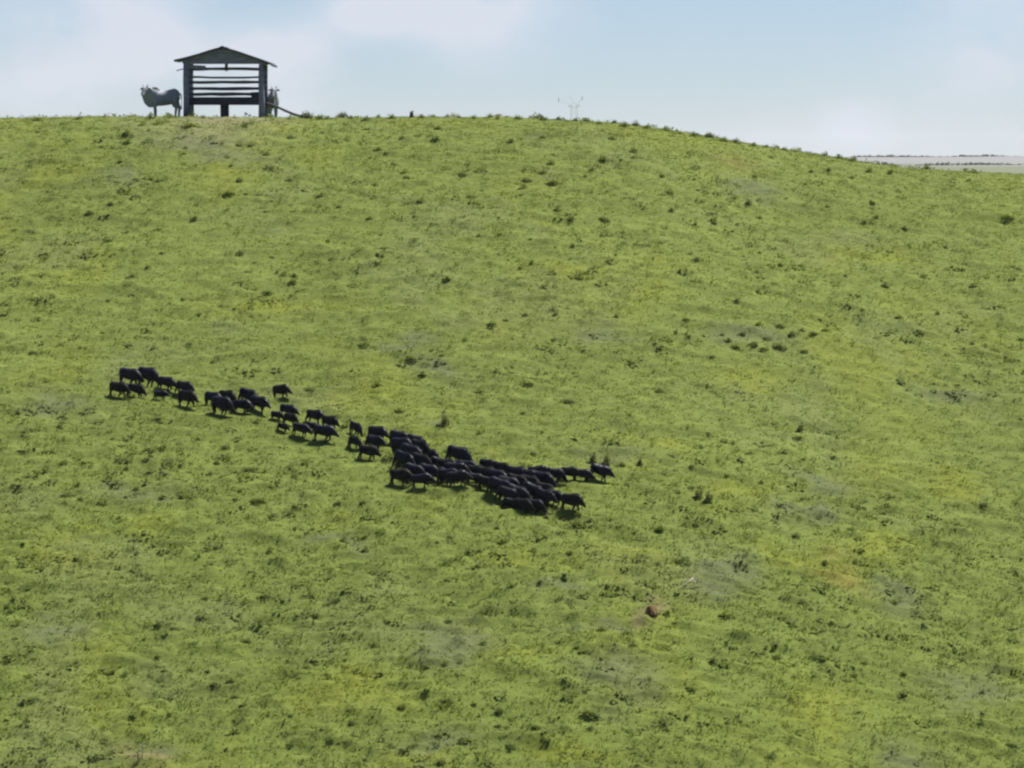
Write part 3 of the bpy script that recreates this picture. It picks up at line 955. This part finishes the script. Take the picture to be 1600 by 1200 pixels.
# px, centre py, length px, heading (degrees the boar turns from image right towards the viewer), label
HERD = [
 (183,607,34,20,'rearmost black boar, last of the herd at its far left end'),
 (200,586,36,22,'black boar in the upper row of the leftmost bunch, first from the left'),
 (228,588,36,28,'black boar in the upper row of the leftmost bunch, second from the left'),
 (210,608,30,15,'single black boar in the lower row of the leftmost bunch'),
 (258,600,28,25,'upper boar of the small pair just right of the leftmost bunch'),
 (250,614,24,10,'small lower boar of the pair just right of the leftmost bunch'),
 (285,606,28,25,'upper boar of the pair left of the bunch of six'),
 (291,625,33,28,'larger lower boar of the pair left of the bunch of six'),
 (331,622,28,30,'rearmost boar in the upper row of the bunch of six'),
 (344,637,36,28,'rearmost boar in the lower row of the bunch of six'),
 (353,624,32,28,'middle boar in the upper row of the bunch of six'),
 (377,637,30,25,'middle boar in the lower row of the bunch of six'),
 (384,623,30,28,'foremost boar in the upper row of the bunch of six'),
 (402,635,32,28,'foremost boar in the lower row of the bunch of six'),
 (439,614,30,20,'lone black boar standing out uphill above the line of the herd'),
 (448,643,28,28,'uppermost boar of the loose bunch below the lone uphill boar'),
 (431,651,22,15,'leftmost boar of the loose bunch below the lone uphill boar'),
 (452,657,24,25,'middle boar of the loose bunch below the lone uphill boar'),
 (440,670,20,15,'small lowest left boar of the loose bunch below the lone uphill boar'),
 (468,673,28,20,'lowest right boar of that loose bunch, its legs showing against the grass'),
 (490,651,28,25,'upper left boar of the tight bunch of four left of the wide gap'),
 (513,661,28,25,'upper right boar of the tight bunch of four left of the wide gap'),
 (504,677,36,15,'lower right boar of the tight bunch of four, broadside on'),
 (485,667,22,20,'small lower left boar of the tight bunch of four'),
 (553,669,24,35,'upper left boar of the square bunch just behind the packed herd'),
 (553,690,24,35,'lower left boar of the square bunch just behind the packed herd'),
 (588,678,30,25,'upper right boar of the square bunch just behind the packed herd'),
 (583,691,30,20,'middle right boar of the square bunch just behind the packed herd'),
 (573,704,34,15,'lowest boar of the square bunch just behind the packed herd'),
 (620,684,30,25,'topmost rear boar of the packed herd, at its upper left corner'),
 (646,691,30,28,'second boar along the upper edge of the packed herd'),
 (626,700,34,30,'boar one row below the upper left corner of the packed herd'),
 (652,705,34,30,'boar inside the packed herd below its upper edge, rear block'),
 (668,712,26,28,'third boar along the upper edge of the packed herd'),
 (627,721,32,30,'boar at the left edge of the packed herd, third row down'),
 (652,724,34,32,'boar in the middle of the rear block of the packed herd'),
 (625,743,36,12,'boar at the lower left corner of the packed herd'),
 (659,753,32,10,'dark low boar next to the lower left corner of the packed herd'),
 (680,724,30,20,'boar left of and below the one jutting out uphill'),
 (684,740,30,20,'boar in the lower middle of the packed herd, left of the longest legs'),
 (711,714,36,25,'boar jutting out uphill from the middle of the packed herd'),
 (709,736,38,12,'long boar directly below the one jutting out uphill'),
 (715,752,36,8,'boar on the lower edge of the packed herd with its legs showing'),
 (741,739,34,15,'boar filling the narrow waist of the packed herd'),
 (740,752,26,12,'smaller boar under the narrow waist of the packed herd'),
 (760,727,28,20,'uppermost boar at the rear of the front block'),
 (779,733,32,22,'second boar along the upper edge of the front block'),
 (771,748,34,25,'boar at the rear edge of the front block, second row'),
 (776,764,36,22,'boar at the lower rear corner of the front block'),
 (805,741,34,20,'third boar along the upper edge of the front block'),
 (803,755,36,25,'boar at the heart of the front block'),
 (802,771,36,25,'boar in the lower row of the front block, rear one'),
 (826,772,36,25,'boar with a pale rim along its back in the front block'),
 (795,782,28,18,'boar at the lower edge of the front block, rear one'),
 (814,786,30,20,'boar at the lower edge of the front block, middle one'),
 (843,753,34,22,'boar where the upper file leaves the front block'),
 (840,738,32,8,'rearmost boar of the upper file heading right'),
 (846,769,32,25,'boar behind the one just ahead of the lower leader\'s gap'),
 (862,777,28,28,'boar immediately behind the lower leading boar'),
 (834,787,28,18,'boar at the lower edge of the front block, foremost one'),
 (864,744,32,10,'second boar of the upper file, counted from the rear'),
 (888,741,32,6,'third boar of the upper file, counted from the rear'),
 (908,742,30,8,'boar directly behind the leader of the upper file'),
 (933,738,37,10,'leading boar of the upper file, farthest right of the whole herd'),
 (891,788,37,24,'lower leading boar, alone in front below the upper file'),
 (638,712,34,30,'boar in the second row of the rear block, boxed in by neighbours'),
 (642,737,32,25,'boar between the two lowest rows of the rear block'),
 (666,736,34,24,'boar left of the lower middle of the packed herd, third row'),
 (696,728,34,20,'boar tucked under the chest of the one jutting out uphill'),
 (727,729,32,20,'boar just ahead of the one jutting out uphill'),
 (699,748,34,14,'boar on the lower edge left of the one with its legs showing'),
 (757,744,34,22,'boar at the rear of the front block, touching the narrow waist'),
 (758,757,30,20,'lower rear boar of the front block beside the narrow waist'),
 (790,757,34,24,'boar in the second row of the front block'),
 (822,747,34,22,'boar below the upper edge of the front block, fourth one along'),
 (823,758,34,24,'boar in the third row of the front block, near its head'),
 (788,771,34,24,'boar in the lower row of the front block, at its rear'),
 (846,780,32,24,'boar in the lower row right behind the two foremost'),
]
FP = ground_at([h[0] for h in HERD], [h[1] + 0.33 * h[2] + 1.0 for h in HERD], micro=False)
for i, (h, p) in enumerate(zip(HERD, FP)):
    px_, py_, ln, th, lab = h
    me = BOARS[(i * 5 + i // 6) % len(BOARS)]
    th = math.radians(th * 1.15 + 3 + random.uniform(-6, 6))
    hd = Vector((math.cos(th), -math.sin(th), 0))
    e = 0.45
    zf = float(H(np.array(p[0] + hd.x * e), np.array(p[1] + hd.y * e))); zr = float(H(np.array(p[0] - hd.x * e), np.array(p[1] - hd.y * e)))
    fwd = Vector((hd.x * 2 * e, hd.y * 2 * e, zf - zr)).normalized()
    left = Vector((0, 0, 1)).cross(fwd).normalized()
    up = fwd.cross(left).normalized()
    s = ln / F * p[1] / (1.42 * max(0.80, math.cos(th))) * (1.16 if 604 < px_ < 880 else 1.10)
    o = link('black_boar', me)
    R = Matrix((fwd, left, up)).transposed().to_4x4()
    zz = min(float(H(np.array(p[0]), np.array(p[1]))), (zf + zr) / 2) - 0.07
    o.matrix_world = Matrix.Translation((p[0], p[1], zz)) @ R @ Matrix.Diagonal((s, s * 1.05, s * random.uniform(1.10, 1.22), 1))
    tag(o, lab, 'boar', 'herd of black boars crossing the slope')


def cow_mesh(name, head_up, seed, turn):
    bm = bmesh.new()
    # trunk, tail end at -x, head towards +x
    body = [(-0.84, 1.12, 0.06, 0.12), (-0.79, 1.13, 0.18, 0.27), (-0.64, 1.13, 0.26, 0.395), (-0.42, 1.08, 0.29, 0.39), (-0.12, 1.02, 0.31, 0.375), (0.16, 1.00, 0.31, 0.385),
            (0.40, 1.00, 0.28, 0.41), (0.56, 1.02, 0.22, 0.40), (0.68, 1.05, 0.14, 0.30)]
    add_tube(bm, [(x, 0, z) for x, z, a, b in body], [(a, b) for x, z, a, b in body], 20)
    # hump leaning back over the withers
    add_tube(bm, [(0.86, 0, 1.36), (0.68, 0, 1.43), (0.52, 0, 1.50), (0.40, 0, 1.52), (0.28, 0, 1.44), (0.14, 0, 1.32)], [(0.08, 0.08), (0.12, 0.11), (0.13, 0.13), (0.115, 0.115), (0.10, 0.09), (0.07, 0.06)], 12)
    hz = head_up
    add_tube(bm, [(0.46, 0, 1.12), (0.66, 0, 1.22 + 0.4 * hz), (0.84, 0, 1.31 + 0.8 * hz), (0.96, 0, 1.36 + hz)], [(0.24, 0.38), (0.21, 0.35), (0.18, 0.28), (0.14, 0.20)], 14)
    # dewlap from throat to brisket
    add_tube(bm, [(1.06, 0, 1.20 + hz), (0.96, 0, 1.04 + 0.7 * hz), (0.84, 0, 0.86 + 0.2 * hz), (0.68, 0, 0.68), (0.44, 0, 0.64)], [(0.035, 0.08), (0.045, 0.17), (0.06, 0.22), (0.08, 0.18), (0.10, 0.10)], 10)
    # head, turned towards one side on the neck
    ct, st_ = math.cos(turn), math.sin(turn)

    def hp(x, y, z):
        dx = x - 0.93
        return (0.93 + dx * ct - y * st_, dx * st_ + y * ct, z + hz)
    add_tube(bm, [hp(0.86, 0, 1.42), hp(0.94, 0, 1.45), hp(1.03, 0, 1.40), hp(1.13, 0, 1.29), hp(1.21, 0, 1.18), hp(1.25, 0, 1.11), hp(1.26, 0, 1.08)],
             [(0.13, 0.15), (0.145, 0.165), (0.14, 0.16), (0.105, 0.125), (0.09, 0.10), (0.095, 0.09), (0.07, 0.06)], 14)
    for s in (-1, 1):
        add_tube(bm, [hp(0.95, s * 0.10, 1.46), hp(0.92, s * 0.22, 1.47), hp(0.90, s * 0.34, 1.42)], [(0.03, 0.05), (0.04, 0.075), (0.02, 0.025)], 8)
        add_tube(bm, [hp(0.97, s * 0.08, 1.54), hp(0.94, s * 0.14, 1.62), hp(0.91, s * 0.17, 1.70)], [0.04, 0.03, 0.018], 8)
        st = 0.05 * s
        add_tube(bm, [(0.44, s * 0.14, 0.95), (0.45, s * 0.15, 0.72), (0.44 + st, s * 0.15, 0.46), (0.43 + st, s * 0.15, 0.40), (0.43 + st * 1.2, s * 0.15, 0.12), (0.45 + st * 1.2, s * 0.15, 0.05), (0.46 + st * 1.2, s * 0.15, -0.02)],
                 [0.16, 0.115, 0.078, 0.075, 0.06, 0.068, 0.075], 10)
        add_tube(bm, [(-0.62, s * 0.13, 1.08), (-0.60, s * 0.155, 0.82), (-0.68 - st, s * 0.155, 0.62), (-0.76 - st, s * 0.155, 0.52), (-0.73 - st, s * 0.155, 0.30), (-0.72 - st, s * 0.155, 0.10), (-0.70 - st, s * 0.155, 0.04), (-0.69 - st, s * 0.155, -0.02)],
                 [0.24, 0.19, 0.115, 0.085, 0.066, 0.064, 0.07, 0.075], 10)
    add_tube(bm, [(-0.86, 0, 1.28), (-0.93, 0, 1.16), (-0.95, 0, 0.90), (-0.94, 0, 0.62), (-0.94, 0, 0.44)], [0.045, 0.035, 0.026, 0.028, 0.04], 8)
    return fuse(bm, 0.024, M_COW, name, 4, 0.008, seed)


def place_cow(px, Y, heading, scale, me, label):
    x = (px - 800) / F * Y
    z = float(H(np.array(x), np.array(Y)))
    o = link('grey_cow', me)
    o.location = (x, Y, z)
    o.rotation_euler = (0, 0, heading)
    o.scale = (scale, scale, scale)
    tag(o, label, 'cow', 'grey cattle at the feeder')


place_cow(256.5, 225.6, math.radians(180 + 18), 1.01, cow_mesh('grey_cow', 0.04, 400, math.radians(48)), 'grey humped cow standing broadside left of the covered feeder')
place_cow(427.5, 226.2, math.radians(-84), 0.98, cow_mesh('grey_cow', 0.06, 410, math.radians(-18)), 'pale grey cow half hidden behind the right post of the feeder')

# ------------------------------------------------------------------ small things on the slope
# reddish earth mound
p = ground_at([1017], [960])[0]
bm = bmesh.new()
bmesh.ops.create_icosphere(bm, subdivisions=4, radius=1.0)
for vtx in bm.verts:
    c = vtx.co
    n_ = 0.22 * float(fbm(np.array(c.x * 2.2 + c.z), np.array(c.y * 2.2 - c.z * 1.3), 501, 3))
    taper = 1.0 - 0.45 * max(0, c.z)
    vtx.co = Vector((c.x * 0.25 * taper * (1 + 1.6 * n_) + 0.05 * c.z, c.y * 0.28 * taper * (1 + 1.6 * n_), (c.z * 0.34 + n_ * 0.5)))
o = bm_obj('earth_mound', bm, M_TERMITE, smooth=True); o.location = (p[0], p[1], p[2] + 0.02)
tag(o, 'reddish brown earth mound rising from a bare patch on the lower slope', 'mound')

# forked dead branch lying on the grass
a, b, c = ground_at([1062, 1083, 1118], [922, 921, 922])
top = b + np.array((0, 0.1, 0.42))
bm = bmesh.new()
add_tube(bm, [Vector(tuple(v - b)) for v in (a + [0, 0, 0.02], (a + top) / 2 + [0.02, 0, 0.05], top)], [0.014, 0.02, 0.024], 7)
add_tube(bm, [Vector(tuple(v - b)) for v in (top, (c + top) / 2 + [0, 0, 0.05], c + [0, 0, 0.02])], [0.024, 0.02, 0.012], 7)
add_tube(bm, [Vector(tuple(v - b)) for v in (top, b + [0.1, -0.2, 0.2], b + [0.16, -0.35, 0.03])], [0.016, 0.012, 0.008], 6)
add_tube(bm, [Vector(tuple(v - b)) for v in ((a + top) / 2 + [0.02, 0, 0.05], (a + top) / 2 + [-0.05, 0.1, 0.24])], [0.014, 0.006], 5)
o = bm_obj('fallen_branch', bm, M_DEAD, smooth=True); o.location = tuple(b)
tag(o, 'pale forked dead branch lying like a low tent on the lower slope', 'branch')


def stalk(px, py, h, r, mat, lean, label, name):
    p = ground_at([px], [py])[0]
    bm = bmesh.new()
    pts = [(lean * t * t * h, 0, h * t - 0.05) for t in (0, 0.3, 0.6, 0.85, 1.0)]
    add_tube(bm, pts, [r, r * 0.9, r * 0.75, r * 0.6, r * 0.4], 6)
    for k in range(5):
        t = 0.35 + 0.13 * k
        s = (-1) ** k
        x0 = lean * t * t * h
        add_tube(bm, [(x0, 0, h * t - 0.05), (x0 + s * 0.05, 0.02, h * t + 0.02), (x0 + s * 0.09, 0.03, h * t + 0.06)], [r * 0.5, r * 0.8, r * 0.2], 5)
    o = bm_obj(name, bm, mat, smooth=True); o.location = tuple(p)
    tag(o, label, 'stalk')


stalk(1037, 922, 1.15, 0.012, M_BARK, 0.06, 'thin dark upright weed stalk left of the forked dead branch', 'weed_stalk')
stalk(222, 1186, 0.62, 0.018, M_DEAD, 0.03, 'pale dead stalk standing in the brown bare patch at bottom left', 'dead_stalk')
stalk(216, 1192, 0.45, 0.020, M_BARK, -0.05, 'short dark stalk beside the pale one at bottom left', 'weed_stalk')

# stump on the skyline
p = ground_at([643], [183])[0]
bm = bmesh.new()
add_tube(bm, [(0, 0, -0.1), (0.01, 0, 0.08), (0.0, 0, 0.20), (-0.02, 0, 0.29)], [0.15, 0.11, 0.085, 0.05], 9)
add_tube(bm, [(0.02, 0, 0.2), (0.09, 0, 0.32)], [0.05, 0.03], 6)
o = bm_obj('tree_stump', bm, M_BARK, smooth=True); o.location = tuple(p)
tag(o, 'short dark stump sticking up on the skyline right of the feeder', 'stump')


# ------------------------------------------------------------------ transmission tower far beyond the hill
def tower():
    Yt = 1500.0
    x0 = (897 - 800) / F * Yt
    k = Yt / F                                          # metres per pixel there
    zb = float(base_h(np.array(x0), np.array(Yt))) - 0.5
    root = bpy.data.objects.new('transmission_tower', None); COL.objects.link(root)
    root.location = (x0, Yt, zb)
    tag(root, 'faint steel lattice pylon far beyond the skyline right of centre', 'pylon')
    def zz(py):
        return (243 - py) * k - zb
    waist = zz(166.5); top = zz(150.0); base_w = 3.2; waist_w = 0.9
    r = 0.05

    def lattice(name, segs, rad=r):
        bm = bmesh.new()
        for a, b in segs:
            add_tube(bm, [a, b], [rad, rad], 5)
        return bm_obj(name, bm, M_STEEL, root)
    nl = 9
    for sx in (-1, 1):
        for sy in (-1, 1):
            lattice('leg', [((sx * base_w, sy * base_w, 0), (sx * waist_w, sy * waist_w, waist))], 0.07)
    segs = []
    for i in range(nl):
        t0, t1 = i / nl, (i + 1) / nl
        w0 = base_w + (waist_w - base_w) * t0; w1 = base_w + (waist_w - base_w) * t1
        z0, z1 = waist * t0, waist * t1
        for s in (-1, 1):
            segs += [((-w0, s * w0, z0), (w1, s * w1, z1)), ((w0, s * w0, z0), (-w1, s * w1, z1)), ((s * w0, -w0, z0), (s * w1, w1, z1)), ((s * w0, w0, z0), (s * w1, -w1, z1))]
    lattice('body_bracing', segs, 0.03)
    lattice('waist_frame', [((-2.1, s, waist), (1.9, s, waist)) for s in (-0.9, 0.9)] + [((-2.1, s, waist), (-0.6, s, waist + 0.9)) for s in (-0.9, 0.9)]
            + [((1.9, s, waist), (0.6, s, waist + 0.9)) for s in (-0.9, 0.9)] + [((-0.6, s, waist + 0.9), (0.6, s, waist + 0.9)) for s in (-0.9, 0.9)], 0.075)
    for s in (-1, 1):
        tipx = (-24 * k) if s < 0 else (12.5 * k)
        lattice('crossarm', [((s * 0.9, 0.5, waist + 0.4), (tipx, 0, zz(156) if s < 0 else zz(153))), ((s * 0.9, -0.5, waist), (tipx, 0, zz(156) if s < 0 else zz(153)))], 0.025)
        lattice('insulator', [((tipx, 0, (zz(156) if s < 0 else zz(153)) - 0.9), (tipx, 0, (zz(156) if s < 0 else zz(153)) + 0.6))], 0.13)
    lattice('peak', [((-0.5, 0.3, waist + 0.6), (-7 * k, 0, zz(149))), ((0.3, -0.3, waist + 0.6), (-7 * k, 0, zz(149)))], 0.03)


tower()


# ------------------------------------------------------------------ air
bm = bmesh.new()
add_box(bm, -12000, 12000, -400, 12500, float(GZ.min()) - 2.0, 60.0)
hz_o = bm_obj('haze', bm, bpy.data.materials.new('haze_air'))
hm = hz_o.data.materials[0]; hm.use_nodes = True
for n in list(hm.node_tree.nodes):
    hm.node_tree.nodes.remove(n)
ho = hm.node_tree.nodes.new('ShaderNodeOutputMaterial'); hv = hm.node_tree.nodes.new('ShaderNodeVolumePrincipled')
hv.inputs['Color'].default_value = (0.86, 0.90, 0.96, 1)
hv.inputs['Density'].default_value = 0.000035
hm.node_tree.links.new(hv.outputs[0], ho.inputs['Volume'])
hz_o['kind'] = 'stuff'
tag(hz_o, 'thin pale haze in the air over the far fields', 'haze')
